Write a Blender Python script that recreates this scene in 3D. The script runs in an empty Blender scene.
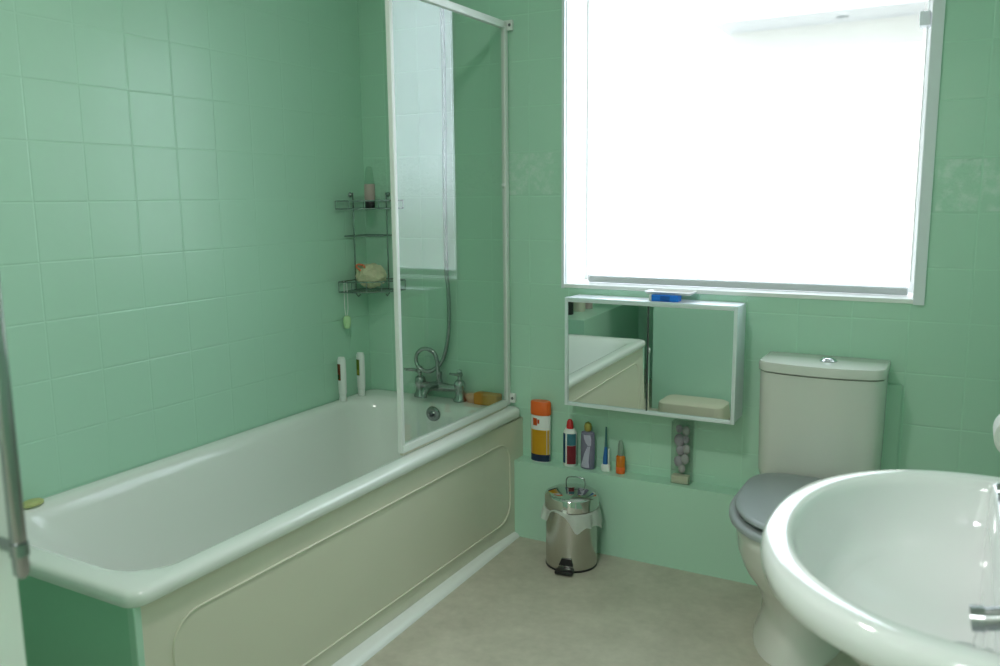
import bpy, bmesh, math, random
from mathutils import Vector, Matrix, noise
random.seed(7)
PI = math.pi
col = bpy.context.scene.collection

# ------------------------------------------------------------------ materials
def new_mat(name):
    m = bpy.data.materials.new(name); m.use_nodes = True
    nt = m.node_tree
    return m, nt, nt.nodes['Principled BSDF']

def setp(b, color=None, rough=None, metal=None, spec=None, trans=None, ior=None, coat=None, sss=None):
    if color is not None: b.inputs['Base Color'].default_value = (*color, 1)
    if rough is not None: b.inputs['Roughness'].default_value = rough
    if metal is not None: b.inputs['Metallic'].default_value = metal
    if spec is not None: b.inputs['Specular IOR Level'].default_value = spec
    if trans is not None: b.inputs['Transmission Weight'].default_value = trans
    if ior is not None: b.inputs['IOR'].default_value = ior
    if coat is not None: b.inputs['Coat Weight'].default_value = coat

def mat(name, color, rough=.4, metal=0., spec=.5, noise_amt=0., noise_scale=20., bump=0., bump_scale=80., **k):
    m, nt, b = new_mat(name)
    setp(b, color, rough, metal, spec, **k)
    tc = nt.nodes.new('ShaderNodeTexCoord')
    if noise_amt:
        n = nt.nodes.new('ShaderNodeTexNoise'); n.inputs['Scale'].default_value = noise_scale; n.inputs['Detail'].default_value = 4
        nt.links.new(tc.outputs['Object'], n.inputs['Vector'])
        r = nt.nodes.new('ShaderNodeMixRGB')
        r.inputs[1].default_value = (*[max(0, c*(1-noise_amt)) for c in color], 1)
        r.inputs[2].default_value = (*[min(1, c*(1+noise_amt)) for c in color], 1)
        nt.links.new(n.outputs['Fac'], r.inputs[0]); nt.links.new(r.outputs[0], b.inputs['Base Color'])
    if bump:
        n = nt.nodes.new('ShaderNodeTexNoise'); n.inputs['Scale'].default_value = bump_scale; n.inputs['Detail'].default_value = 3
        nt.links.new(tc.outputs['Object'], n.inputs['Vector'])
        bp = nt.nodes.new('ShaderNodeBump'); bp.inputs['Strength'].default_value = bump; bp.inputs['Distance'].default_value = .004
        nt.links.new(n.outputs['Fac'], bp.inputs['Height']); nt.links.new(bp.outputs[0], b.inputs['Normal'])
    return m

GREEN = (.43, .655, .52)
def tile_mat(name, axis_u, T, pu, pz, deco=None, row_alt=None, rough=.2, joint=1.02):
    """painted square tiles: bump joints on a T grid along one horizontal axis and z; deco=(z0,z1) = a row of relief tiles"""
    m, nt, b = new_mat(name)
    N, L = nt.nodes, nt.links
    setp(b, GREEN, rough, 0, .5)
    tc = N.new('ShaderNodeTexCoord'); sp = N.new('ShaderNodeSeparateXYZ'); L.new(tc.outputs['Object'], sp.inputs[0])
    def M(op, a, b_=None, c=None):
        n = N.new('ShaderNodeMath'); n.operation = op
        for i, v in enumerate((a, b_, c)):
            if v is None: continue
            if isinstance(v, (int, float)): n.inputs[i].default_value = v
            else: L.new(v, n.inputs[i])
        return n.outputs[0]
    U = sp.outputs[axis_u]; Z = sp.outputs['Z']
    if row_alt:                      # the tiling right of the window sits a little lower than the left
        xs, dz = row_alt
        Z = M('ADD', Z, M('MULTIPLY', M('GREATER_THAN', U, xs), dz))
    u = M('DIVIDE', M('SUBTRACT', U, pu), T); z = M('DIVIDE', M('SUBTRACT', Z, pz), T)
    fu, fz = M('FRACT', u), M('FRACT', z)
    du = M('SUBTRACT', .5, M('ABSOLUTE', M('SUBTRACT', fu, .5)))
    dz_ = M('SUBTRACT', .5, M('ABSOLUTE', M('SUBTRACT', fz, .5)))
    d = M('MULTIPLY', M('MINIMUM', du, dz_), T)
    mr = N.new('ShaderNodeMapRange'); mr.interpolation_type = 'SMOOTHSTEP'
    mr.inputs['From Min'].default_value = .0004; mr.inputs['From Max'].default_value = .0042
    L.new(d, mr.inputs['Value'])
    # each tile lies at its own slight tilt
    cv = N.new('ShaderNodeCombineXYZ'); L.new(M('FLOOR', u), cv.inputs[0]); L.new(M('FLOOR', z), cv.inputs[1])
    wn = N.new('ShaderNodeTexWhiteNoise'); wn.noise_dimensions = '2D'; L.new(cv.outputs[0], wn.inputs['Vector'])
    sc = N.new('ShaderNodeSeparateColor'); L.new(wn.outputs['Color'], sc.inputs[0])
    tilt = M('ADD', M('MULTIPLY', M('SUBTRACT', sc.outputs[0], .5), fu), M('MULTIPLY', M('SUBTRACT', sc.outputs[1], .5), fz))
    nz = N.new('ShaderNodeTexNoise'); nz.inputs['Scale'].default_value = 9; nz.inputs['Detail'].default_value = 2
    L.new(tc.outputs['Object'], nz.inputs['Vector'])
    h = M('ADD', M('MULTIPLY', mr.outputs[0], .0006), M('MULTIPLY', tilt, .0011))
    h = M('ADD', h, M('MULTIPLY', nz.outputs['Fac'], .0010))
    if deco:
        n2 = N.new('ShaderNodeTexNoise'); n2.inputs['Scale'].default_value = 60; n2.inputs['Detail'].default_value = 3
        L.new(tc.outputs['Object'], n2.inputs['Vector'])
        band = M('MULTIPLY', M('GREATER_THAN', Z, deco[0]+.006), M('LESS_THAN', Z, deco[1]-.006))
        h = M('ADD', h, M('MULTIPLY', band, M('MULTIPLY', n2.outputs['Fac'], .0035)))
    bp = N.new('ShaderNodeBump'); bp.inputs['Strength'].default_value = 1; bp.inputs['Distance'].default_value = 1.0
    L.new(h, bp.inputs['Height']); L.new(bp.outputs[0], b.inputs['Normal'])
    mx = N.new('ShaderNodeMixRGB'); mx.inputs[1].default_value = (*[min(1, g*joint) for g in GREEN], 1); mx.inputs[2].default_value = (*GREEN, 1)
    L.new(mr.outputs[0], mx.inputs[0]); L.new(mx.outputs[0], b.inputs['Base Color'])
    if deco:                          # gloss on the relief tiles, painted into the colour as paler blotches
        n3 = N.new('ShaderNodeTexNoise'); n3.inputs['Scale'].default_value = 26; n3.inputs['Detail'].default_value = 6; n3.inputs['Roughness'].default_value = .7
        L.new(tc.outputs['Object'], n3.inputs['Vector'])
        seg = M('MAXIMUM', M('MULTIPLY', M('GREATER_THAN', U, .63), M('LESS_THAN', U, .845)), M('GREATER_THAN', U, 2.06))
        painted_gloss = M('MULTIPLY', M('MULTIPLY', band, seg), M('MULTIPLY', mr.outputs[0], M('MINIMUM', M('MAXIMUM', M('MULTIPLY', M('SUBTRACT', n3.outputs['Fac'], .46), 3.5), 0), .55)))
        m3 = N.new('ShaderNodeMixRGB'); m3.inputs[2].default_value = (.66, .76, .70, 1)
        L.new(painted_gloss, m3.inputs[0]); L.new(mx.outputs[0], m3.inputs[1]); L.new(m3.outputs[0], b.inputs['Base Color'])
    return m

T = .15808
M = {}
M['tile_left'] = tile_mat('green_tile_paint_side', 'Y', T, -1.394, 1.2723, rough=.27)
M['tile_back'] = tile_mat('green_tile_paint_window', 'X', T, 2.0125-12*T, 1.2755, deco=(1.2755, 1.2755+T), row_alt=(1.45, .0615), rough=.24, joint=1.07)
M['tile_other'] = tile_mat('green_tile_paint_rest', 'X', T, .1, 1.2723)
M['tile_right'] = tile_mat('green_tile_paint_right', 'Y', T, 0, 1.2723)
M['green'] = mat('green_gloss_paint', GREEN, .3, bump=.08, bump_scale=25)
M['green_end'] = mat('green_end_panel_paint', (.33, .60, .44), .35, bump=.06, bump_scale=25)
M['acrylic'] = mat('white_acrylic', (.76, .77, .745), .13, bump=.03, bump_scale=4)
M['ceramic'] = mat('white_ceramic', (.71, .72, .72), .08, coat=.3, bump=.02, bump_scale=4)
M['wc_ceramic'] = mat('toilet_ceramic', (.66, .65, .61), .09, bump=.02, bump_scale=4)
M['cream'] = mat('cream_panel', (.66, .63, .52), .34, noise_amt=.03, noise_scale=3)
M['white_paint'] = mat('white_gloss_paint', (.80, .80, .78), .3, bump=.05, bump_scale=30)
M['white_plastic'] = mat('white_plastic', (.80, .80, .79), .35)
M['bar_grey'] = mat('grey_plastic_bar', (.48, .49, .50), .4)
M['trim'] = mat('white_plastic_trim', (.72, .74, .78), .4)
M['screen_frame'] = mat('white_screen_frame', (.74, .74, .72), .35)
M['seal'] = mat('aged_seal', (.62, .58, .46), .5, noise_amt=.2, noise_scale=30)
M['chrome'] = mat('chrome', (.62, .64, .65), .09, 1.)
M['dull_chrome'] = mat('dull_chrome', (.33, .35, .35), .22, 1.)
M['steel'] = mat('brushed_steel', (.56, .54, .50), .24, 1., bump=.02, bump_scale=200)
M['steel_lid'] = mat('polished_steel', (.6, .6, .58), .08, 1.)
M['alu'] = mat('satin_aluminium', (.74, .79, .82), .35, .3)
M['mirror'] = mat('mirror_silver', (.83, .86, .84), .0, 1.)
M['black'] = mat('black_plastic', (.012, .012, .013), .35)
M['grey_seat'] = mat('grey_seat_plastic', (.29, .31, .32), .36, noise_amt=.04, noise_scale=12)
M['orange'] = mat('orange_plastic', (.80, .13, .015), .35)
M['label_white'] = mat('white_label', (.75, .76, .74), .4)
M['yellow'] = mat('yellow_label', (.85, .52, .03), .4)
M['navy'] = mat('navy_label', (.03, .06, .14), .4)
M['red'] = mat('red_plastic', (.55, .02, .02), .35)
M['blue'] = mat('blue_print', (.03, .13, .28), .4)
M['teal'] = mat('teal_print', (.10, .32, .40), .4)
M['darkred'] = mat('dark_red_print', (.38, .04, .06), .4)
M['purple'] = mat('grey_purple_shell', (.20, .18, .27), .3, .1)
M['purple_lid'] = mat('dark_purple_print', (.07, .06, .11), .35)
M['lilac'] = mat('lilac_foil', (.78, .74, .88), .3, .0)
M['gold'] = mat('gold_cap', (.45, .36, .10), .3, .7)
M['brush_blue'] = mat('blue_handle_plastic', (.02, .13, .40), .3)
M['brush_dark'] = mat('dark_green_plastic', (.05, .16, .16), .35)
M['amber'] = mat('orange_liquid', (.62, .17, .01), .25)
M['grey_cap'] = mat('grey_green_cap', (.22, .30, .24), .3)
M['box_blue'] = mat('bright_blue_card', (.015, .20, .80), .35)
M['box_line'] = mat('dark_blue_card', (.01, .10, .45), .35)
M['tray'] = mat('pinkish_white_plastic', (.74, .70, .69), .3)
M['sponge'] = mat('orange_sponge_foam', (.55, .26, .04), .9, bump=.6, bump_scale=260)
M['pink'] = mat('peach_soap', (.58, .42, .30), .5)
M['soap_green'] = mat('yellow_green_soap', (.46, .48, .20), .45)
M['puff'] = mat('cream_mesh_puff', (.60, .56, .38), .9, noise_amt=.2, noise_scale=90, bump=.8, bump_scale=160)
M['puff_red'] = mat('coral_ribbon', (.65, .16, .07), .7)
M['rose'] = mat('rose_plastic', (.48, .36, .34), .3)
M['clear'] = None
M['pale_green'] = mat('pale_green_foam', (.48, .68, .38), .7, bump=.4, bump_scale=200)
M['brown'] = mat('brown_print', (.30, .08, .03), .4)
M['olive'] = mat('olive_print', (.24, .30, .02), .4)
M['dkgreen'] = mat('dark_green_print', (.03, .08, .02), .4)
M['lime'] = mat('yellow_print', (.62, .56, .10), .4)
M['beige'] = mat('beige_plastic', (.62, .58, .46), .4)
M['paper'] = mat('white_tissue', (.80, .79, .76), .9, bump=.3, bump_scale=200)
M['render'] = mat('beige_house_render', (.40, .37, .32), .9, noise_amt=.08, noise_scale=4)
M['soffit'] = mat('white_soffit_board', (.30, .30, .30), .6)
M['ceiling'] = mat('white_ceiling_paint', (.78, .78, .76), .7)
M['hall'] = mat('hall_wall_paint', (.66, .64, .58), .7)
M['rubber'] = mat('dark_rubber', (.03, .03, .03), .5)
M['grille'] = mat('dark_grille', (.03, .04, .04), .4)

# vinyl floor
m, nt, b = new_mat('mottled_vinyl'); setp(b, (.4, .38, .3), .42, 0, .4)
tc = nt.nodes.new('ShaderNodeTexCoord')
n1 = nt.nodes.new('ShaderNodeTexNoise'); n1.inputs['Scale'].default_value = 7; n1.inputs['Detail'].default_value = 6; n1.inputs['Roughness'].default_value = .65
n2 = nt.nodes.new('ShaderNodeTexNoise'); n2.inputs['Scale'].default_value = 34; n2.inputs['Detail'].default_value = 3
nt.links.new(tc.outputs['Object'], n1.inputs['Vector']); nt.links.new(tc.outputs['Object'], n2.inputs['Vector'])
ad = nt.nodes.new('ShaderNodeMath'); ad.operation = 'MULTIPLY_ADD'; ad.inputs[1].default_value = .45
nt.links.new(n2.outputs['Fac'], ad.inputs[0]); nt.links.new(n1.outputs['Fac'], ad.inputs[2])
cr = nt.nodes.new('ShaderNodeValToRGB')
cr.color_ramp.elements[0].position = .45; cr.color_ramp.elements[0].color = (.40, .372, .30, 1)
cr.color_ramp.elements[1].position = .95; cr.color_ramp.elements[1].color = (.54, .50, .415, 1)
nt.links.new(ad.outputs[0], cr.inputs[0]); nt.links.new(cr.outputs[0], b.inputs['Base Color'])
M['vinyl'] = m

def thin_glass(name, tint, k=1., rough=.0, facmul=1.):
    m = bpy.data.materials.new(name); m.use_nodes = True; nt = m.node_tree; nt.nodes.clear()
    o = nt.nodes.new('ShaderNodeOutputMaterial'); mx = nt.nodes.new('ShaderNodeMixShader')
    t = nt.nodes.new('ShaderNodeBsdfTransparent'); t.inputs[0].default_value = (*tint, 1)
    g = nt.nodes.new('ShaderNodeBsdfGlossy'); g.inputs['Roughness'].default_value = rough
    f = nt.nodes.new('ShaderNodeFresnel'); f.inputs[0].default_value = 1.5
    # the fresnel node inverts the ior on back faces; feed it a front-facing reading with plain geometry maths
    ge = nt.nodes.new('ShaderNodeNewGeometry')
    io = nt.nodes.new('ShaderNodeMix'); io.data_type = 'FLOAT'; io.inputs[2].default_value = 1.5; io.inputs[3].default_value = 1/1.5
    nt.links.new(ge.outputs['Backfacing'], io.inputs[0]); nt.links.new(io.outputs[0], f.inputs[0])
    ml = nt.nodes.new('ShaderNodeMath'); ml.operation = 'MULTIPLY'; ml.inputs[1].default_value = facmul; ml.use_clamp = True
    nt.links.new(f.outputs[0], ml.inputs[0]); nt.links.new(ml.outputs[0], mx.inputs[0])
    nt.links.new(t.outputs[0], mx.inputs[1]); nt.links.new(g.outputs[0], mx.inputs[2]); nt.links.new(mx.outputs[0], o.inputs[0])
    return m
M['glass'] = thin_glass('clear_glass', (.955, .975, .96))
M['pane'] = thin_glass('window_glass', (.97, .98, .97))
M['clear'] = thin_glass('clear_plastic', (.86, .90, .87), rough=.08)
M['liner'] = None
def sheet_mat(name, color, transp, transl, diff=.2):
    m = bpy.data.materials.new(name); m.use_nodes = True; nt = m.node_tree; nt.nodes.clear()
    o = nt.nodes.new('ShaderNodeOutputMaterial')
    t = nt.nodes.new('ShaderNodeBsdfTransparent'); t.inputs[0].default_value = (transp,)*3 + (1,)
    l = nt.nodes.new('ShaderNodeBsdfTranslucent'); l.inputs[0].default_value = (*[c*transl for c in color], 1)
    d = nt.nodes.new('ShaderNodeBsdfDiffuse'); d.inputs[0].default_value = (*[c*diff for c in color], 1)
    a = nt.nodes.new('ShaderNodeAddShader'); b2 = nt.nodes.new('ShaderNodeAddShader')
    nt.links.new(t.outputs[0], a.inputs[0]); nt.links.new(l.outputs[0], a.inputs[1])
    nt.links.new(a.outputs[0], b2.inputs[0]); nt.links.new(d.outputs[0], b2.inputs[1]); nt.links.new(b2.outputs[0], o.inputs[0])
    return m
M['blind'] = sheet_mat('voile_blind_fabric', (1, 1, .99), .60, .08, .2)
M['liner'] = sheet_mat('thin_bag_film', (.86, .9, .86), .34, .25, .42)

# ------------------------------------------------------------------ mesh helpers
def bx(bm, x0, x1, y0, y1, z0, z1):
    vs = [bm.verts.new(p) for p in ((x0,y0,z0),(x1,y0,z0),(x1,y1,z0),(x0,y1,z0),(x0,y0,z1),(x1,y0,z1),(x1,y1,z1),(x0,y1,z1))]
    for f in ((0,3,2,1),(4,5,6,7),(0,1,5,4),(1,2,6,5),(2,3,7,6),(3,0,4,7)): bm.faces.new([vs[i] for i in f])
    return vs

def bevel_all(bm, w, seg=2):
    bmesh.ops.bevel(bm, geom=list(bm.edges), offset=w, segments=seg, affect='EDGES', profile=.6)

def box_bm(x0, x1, y0, y1, z0, z1, bev=0., seg=2):
    bm = bmesh.new(); bx(bm, x0, x1, y0, y1, z0, z1)
    if bev: bevel_all(bm, bev, seg)
    return bm

def merge(a, b):
    me = bpy.data.meshes.new('tmp'); b.to_mesh(me); a.from_mesh(me); bpy.data.meshes.remove(me); b.free(); return a

def loft(bm, rings, cap0=True, cap1=True, closed=True):
    rv = [[bm.verts.new(p) for p in r] for r in rings]
    n = len(rv[0])
    for a, b in zip(rv, rv[1:]):
        for i in range(n if closed else n-1):
            j = (i+1) % n
            bm.faces.new((a[i], a[j], b[j], b[i]))
    if cap0: bm.faces.new(list(reversed(rv[0])))
    if cap1: bm.faces.new(rv[-1])
    return rv

def lathe_bm(prof, cx=0, cy=0, seg=32, sx=1., sy=1., bm=None, cap0=True, cap1=True):
    bm = bm or bmesh.new()
    loft(bm, [[(cx+r*sx*math.cos(2*PI*i/seg), cy+r*sy*math.sin(2*PI*i/seg), z) for i in range(seg)] for r, z in prof], cap0, cap1)
    return bm

def tube(bm, pts, r, seg=10, closed=False, smooth=0):
    """tube through points; r a number or one per point; smooth = catmull-rom steps"""
    P = [Vector(p) for p in pts]
    R = [r]*len(P) if isinstance(r, (int, float)) else list(r)
    if smooth:
        Q, RR = [], []
        n = len(P)
        for i in range(n if closed else n-1):
            g = (lambda k: P[k % n]) if closed else (lambda k: P[min(max(k, 0), n-1)])
            p0, p1, p2, p3 = g(i-1), g(i), g(i+1), g(i+2)
            for s in range(smooth):
                t = s/smooth
                Q.append(.5*((2*p1)+(p2-p0)*t+(2*p0-5*p1+4*p2-p3)*t*t+(3*p1-p0-3*p2+p3)*t**3))
                RR.append(R[i]*(1-t)+R[(i+1) % n]*t)
        if not closed: Q.append(P[-1]); RR.append(R[-1])
        P, R = Q, RR
    n = len(P)
    up = None; rings = []
    for i in range(n):
        if closed: d = (P[(i+1) % n]-P[i-1])
        else: d = P[min(i+1, n-1)]-P[max(i-1, 0)]
        d.normalize()
        if up is None:
            up = Vector((0, 0, 1)) if abs(d.z) < .9 else Vector((1, 0, 0))
        up = (up - d*up.dot(d))
        if up.length < 1e-4: up = d.orthogonal()
        up.normalize(); s = d.cross(up)
        rings.append([P[i]+R[i]*(math.cos(2*PI*k/seg)*up+math.sin(2*PI*k/seg)*s) for k in range(seg)])
    if closed: loft(bm, rings+[rings[0]], False, False)
    else: loft(bm, rings)
    if closed: bmesh.ops.remove_doubles(bm, verts=bm.verts, dist=1e-6)
    return bm

def tube_bm(pts, r, seg=10, closed=False, smooth=0): return tube(bmesh.new(), pts, r, seg, closed, smooth)

def rrect(x0, x1, y0, y1, r, z, n=8):
    """rounded rectangle ring (counter-clockwise); r a number or (front-left, front-right, back-right, back-left)"""
    rr = (r,)*4 if isinstance(r, (int, float)) else r
    out = []
    for (cx, cy, a0, q) in ((x0+rr[0], y0+rr[0], PI, rr[0]), (x1-rr[1], y0+rr[1], 1.5*PI, rr[1]), (x1-rr[2], y1-rr[2], 0, rr[2]), (x0+rr[3], y1-rr[3], .5*PI, rr[3])):
        for i in range(n+1):
            a = a0 + .5*PI*i/n
            out.append((cx+q*math.cos(a), cy+q*math.sin(a), z))
    return out

def link(name, bm, material, parent=None, smooth=True, angle=40, origin=None):
    bmesh.ops.recalc_face_normals(bm, faces=list(bm.faces))
    for f in bm.faces: f.smooth = smooth
    me = bpy.data.meshes.new(name)
    off = Vector((0, 0, 0))
    if parent is not None: off = parent.matrix_world.translation.copy() if False else Vector(parent.get('_o', (0, 0, 0)))
    elif origin is not None: off = Vector(origin)
    bm.to_mesh(me); bm.free()
    if off.length: me.transform(Matrix.Translation(-off))
    if smooth:
        try: me.set_sharp_from_angle(angle=math.radians(angle))
        except Exception: pass
    o = bpy.data.objects.new(name, me); col.objects.link(o)
    ms = material if isinstance(material, (list, tuple)) else [material]
    for q in ms: me.materials.append(q)
    if parent is not None:
        o.parent = parent; o['_o'] = list(off)
    else:
        o.location = off; o['_o'] = list(off)
    return o

def thing(name, label, cat, loc, group=None):
    o = bpy.data.objects.new(name, None); col.objects.link(o)
    o.empty_display_size = .05; o.location = loc; o['_o'] = list(loc)
    o['label'] = label; o['category'] = cat
    if group: o['group'] = group
    return o

def tag(o, label, cat, group=None):
    o['label'] = label; o['category'] = cat
    if group: o['group'] = group
    return o

def struct(name, bm, m, parent=None, smooth=False, **k):
    o = link(name, bm, m, parent, smooth, **k)
    if parent is None: o['kind'] = 'structure'
    return o

# ------------------------------------------------------------------ room shell
XR, YF, ZC = 2.345, -3.05, 2.42          # right wall, front wall, ceiling
WX0, WX1, WZ0, WZ1 = .884, 2.024, .951, 2.11   # window opening
struct('floor', box_bm(-.02, XR+.02, -4.6, .02, -.06, 0), M['vinyl'])
bm = bmesh.new(); bx(bm, -.1, XR+.1, -4.6, .3, ZC, ZC+.1); struct('ceiling', bm, M['ceiling'])
struct('wall_left', box_bm(-.1, 0, -4.6, .25, 0, ZC), M['tile_left'])
struct('wall_right', box_bm(XR, XR+.1, -4.6, .25, 0, ZC), M['tile_right'])
bm = bmesh.new()
bx(bm, 0, WX0, 0, .25, 0, ZC); bx(bm, WX1, XR, 0, .25, 0, ZC); bx(bm, WX0, WX1, 0, .25, 0, WZ0); bx(bm, WX0, WX1, 0, .25, WZ1, ZC)
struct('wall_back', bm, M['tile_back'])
DX0, DX1 = 1.33, 2.16                    # doorway the photograph is taken from
bm = bmesh.new()
bx(bm, 0, DX0, YF-.1, YF, 0, ZC); bx(bm, DX1, XR, YF-.1, YF, 0, ZC); bx(bm, DX0, DX1, YF-.1, YF, 2.03, ZC)
struct('wall_front', bm, M['tile_other'])
struct('wall_hall', box_bm(0, XR, -4.7, -4.6, 0, ZC), M['hall'])

# pipe boxing along the foot of the window wall: its top is the ledge
bm = bmesh.new(); bx(bm, .7162, XR, -.072, 0.002, 0, .297)
struct('wall_ledge', bm, M['green'])
struct('wall_pipe_boxing', box_bm(1.93, 2.007, -.012, .002, .2965, .702, .002), M['green'])
# boxing behind the bath end and a boxed-in cupboard on the front wall (both seen in the cabinet mirror)
struct('wall_bath_ledge', box_bm(-.002, .22, YF, -2.05, 0, .50), M['green'])
struct('wall_front_cupboard', box_bm(.54, 1.25, YF-.002, -2.26, 0, 1.3), M['green'])

# white strip along the bath foot
bm = bmesh.new()
prof = [(.690, 0), (.733, 0), (.730, .006), (.722, .012), (.712, .016), (.690, .017)]
loft(bm, [[(x+(f*(1 if x > .70 else 0)), y, z) for x, z in prof] for y, f in ((-1.70, .048), (-.0725, .004))])
struct('trim_1', bm, M['white_plastic'], smooth=True)
# edge strip round the window opening
bm = bmesh.new()
for a in ((WX0-.006, WX0+.004, -.006, .01, WZ0-.004, WZ1+.004), (WX1-.004, WX1+.026, -.009, .01, WZ0-.004, WZ1+.004),
          (WX0, WX1, -.006, .01, WZ1-.004, WZ1+.004)):
    bx(bm, *a)
struct('trim_2', bm, M['trim'])

# ------------------------------------------------------------------ window
win = bpy.data.objects.new('window_1', None); col.objects.link(win); win['kind'] = 'structure'; win['_o'] = [0, 0, 0]
bm = bmesh.new()
bx(bm, WX0+.0005, WX0+.006, .011, .249, WZ0, WZ1); bx(bm, WX1-.006, WX1-.0005, .011, .249, WZ0, WZ1); bx(bm, WX0+.006, WX1-.006, .011, .249, WZ1-.006, WZ1-.0005)
link('window_reveal', bm, M['white_paint'], win, False)
link('window_sill', box_bm(WX0+.001, WX1-.001, -.004, .249, WZ0-.002, WZ0+.012, .002), M['white_paint'], win, False)
bm = bmesh.new()
bx(bm, WX0+.006, WX0+.012, .19, .235, WZ0+.012, WZ1-.006); bx(bm, WX1-.028, WX1-.006, .19, .235, WZ0+.012, WZ1-.006)
bx(bm, WX0+.012, WX1-.028, .19, .235, WZ0+.012, WZ0+.03); bx(bm, WX0+.012, WX1-.028, .19, .235, WZ1-.028, WZ1-.006)
link('window_frame', bm, M['white_plastic'], win, False)
link('window_pane', box_bm(WX0+.010, WX1-.024, .212, .216, WZ0+.027, WZ1-.024), M['pane'], win, False)

# ------------------------------------------------------------------ neighbouring house outside the window
h = thing('house', 'beige rendered neighbouring house wall with white eaves beyond the window', 'house', (1.8, 6.3, -2.6))
link('house_wall', box_bm(-.05, 3.6, 6.0, 7.0, -2.6, 2.85), M['render'], h, False)
link('eaves', box_bm(-.10, 3.65, 5.42, 7.0, 2.85, 2.99), M['soffit'], h, False)
link('soffit_vent', lathe_bm([(.05, 2.842), (.05, 2.851)], 1.02, 5.72, 16), M['grille'], h)

# ------------------------------------------------------------------ roller blind
bl = thing('roller_blind', 'white roller blind drawn down over the bright window', 'blind', (1.48, .08, 2.07))
bm = bmesh.new()
BX0, BX1 = .945, 1.994
loft(bm, [[(x, .08+.0006*math.sin(9*x), z) for x in [BX0+(BX1-BX0)*i/24 for i in range(25)]] for z in (.968, 1.3, 1.7, 2.07)], False, False, closed=False)
link('blind_fabric', bm, M['blind'], bl)
link('bottom_bar', box_bm(BX0+.006, BX1+.006, .070, .090, .965, .988, .005, 3), M['bar_grey'], bl)
link('roller_tube', tube_bm([(BX0-.02, .08, 2.076), (BX1+.014, .08, 2.076)], .018, 20), M['white_plastic'], bl)
bm = bmesh.new(); tube(bm, [(2.006, .055, 1.75), (2.006, .055, 1.03), (2.006, .06, 1.01), (2.006, .065, 1.03), (2.006, .065, 2.07)], .0022, 6)
link('pull_cord', bm, M['white_plastic'], bl)
bm = box_bm(1.985, 2.014, .03, .10, 1.745, 1.785, .004); link('cord_bracket', bm, M['trim'], bl)

# ------------------------------------------------------------------ bathtub
BY0, BY1 = -1.722, -.001
def RISE(y): return .007*max(0., min(1., 1+y/.6))
tub = thing('bathtub', 'white acrylic bathtub with cream front panel and green end panel along the left wall', 'bathtub', (.35, -.86, 0))
def rr(x0, x1, y0, y1, r, z): return rrect(x0, x1, y0, y1, r, z, 10)
rings = [rr(.012, .700, BY0+.012, BY1-.012, .03, .449), rr(.003, .716, BY0+.001, BY1, .038, .449), rr(.002, .719, BY0, BY1, .04, .452),
         rr(.002, .719, BY0+.001, BY1, .04, .470), rr(.004, .716, BY0+.004, BY1-.001, .04, .477), rr(.008, .708, BY0+.012, BY1-.003, .04, .4805),
         rr(.016, .695, BY0+.026, BY1-.010, .05, .4815), rr(.036, .668, BY0+.050, -.080, .10, .4805),
         rr(.048, .655, BY0+.068, -.094, .12, .476), rr(.058, .644, BY0+.085, -.104, .13, .464), rr(.068, .630, BY0+.112, -.112, .135, .436),
         rr(.086, .608, BY0+.185, -.128, .14, .33), rr(.104, .590, BY0+.26, -.148, .14, .22), rr(.125, .566, BY0+.33, -.172, .13, .145),
         rr(.155, .535, BY0+.39, -.205, .12, .108), rr(.20, .49, BY0+.45, -.255, .10, .098)]
bm = bmesh.new(); loft(bm, rings, False, True)
for v in bm.verts:                       # the tap end of the rim stands a little higher
    if v.co.z > .42: v.co.z += RISE(v.co.y)
shell = link('bath_shell', bm, M['acrylic'], tub, True, 60)
# front panel: flat board with a raised bead following a rounded rectangle
def bead(bm, x, y0, y1, z0, z1, r, rad):
    pts = [(x, a, b_) for a, b_, _ in rrect(y0, y1, z0, z1, r, 0, 8)]
    tube(bm, pts, rad, 6, closed=True)
bm = box_bm(.684, .702, BY0+.015, -.0015, .018, .449)
for v in bm.verts:                       # the board stands a little out at its foot
    if v.co.z < .1: v.co.x += .012 if v.co.y < -1 else .002
pnl = link('front_panel', bm, M['cream'], tub, False)
bm = bmesh.new(); bead(bm, .7022, -1.625, -.105, .075, .380, .075, .0030)
for v in bm.verts: v.co.x += max(0, v.co.y+.30)*.06+(.449-v.co.z)/.431*(.002+.010*(-v.co.y/1.72))
link('panel_bead', bm, M['cream'], pnl)
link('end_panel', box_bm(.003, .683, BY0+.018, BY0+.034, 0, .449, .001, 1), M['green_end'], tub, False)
link('corner_strip', box_bm(.684, .7065, BY0+.008, BY0+.026, 0, .449, .002, 1), M['green'], tub, False)['label'] = 'green painted corner strip'
bm = bmesh.new(); loft(bm, [[(.69, -.30, z), (.7025, -.30, z), (.716, -.0735, z), (.716, -.0005, z), (.69, -.0005, z)] for z in (.017, .4485)])
link('filler_strip', bm, M['cream'], tub, False)
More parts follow.
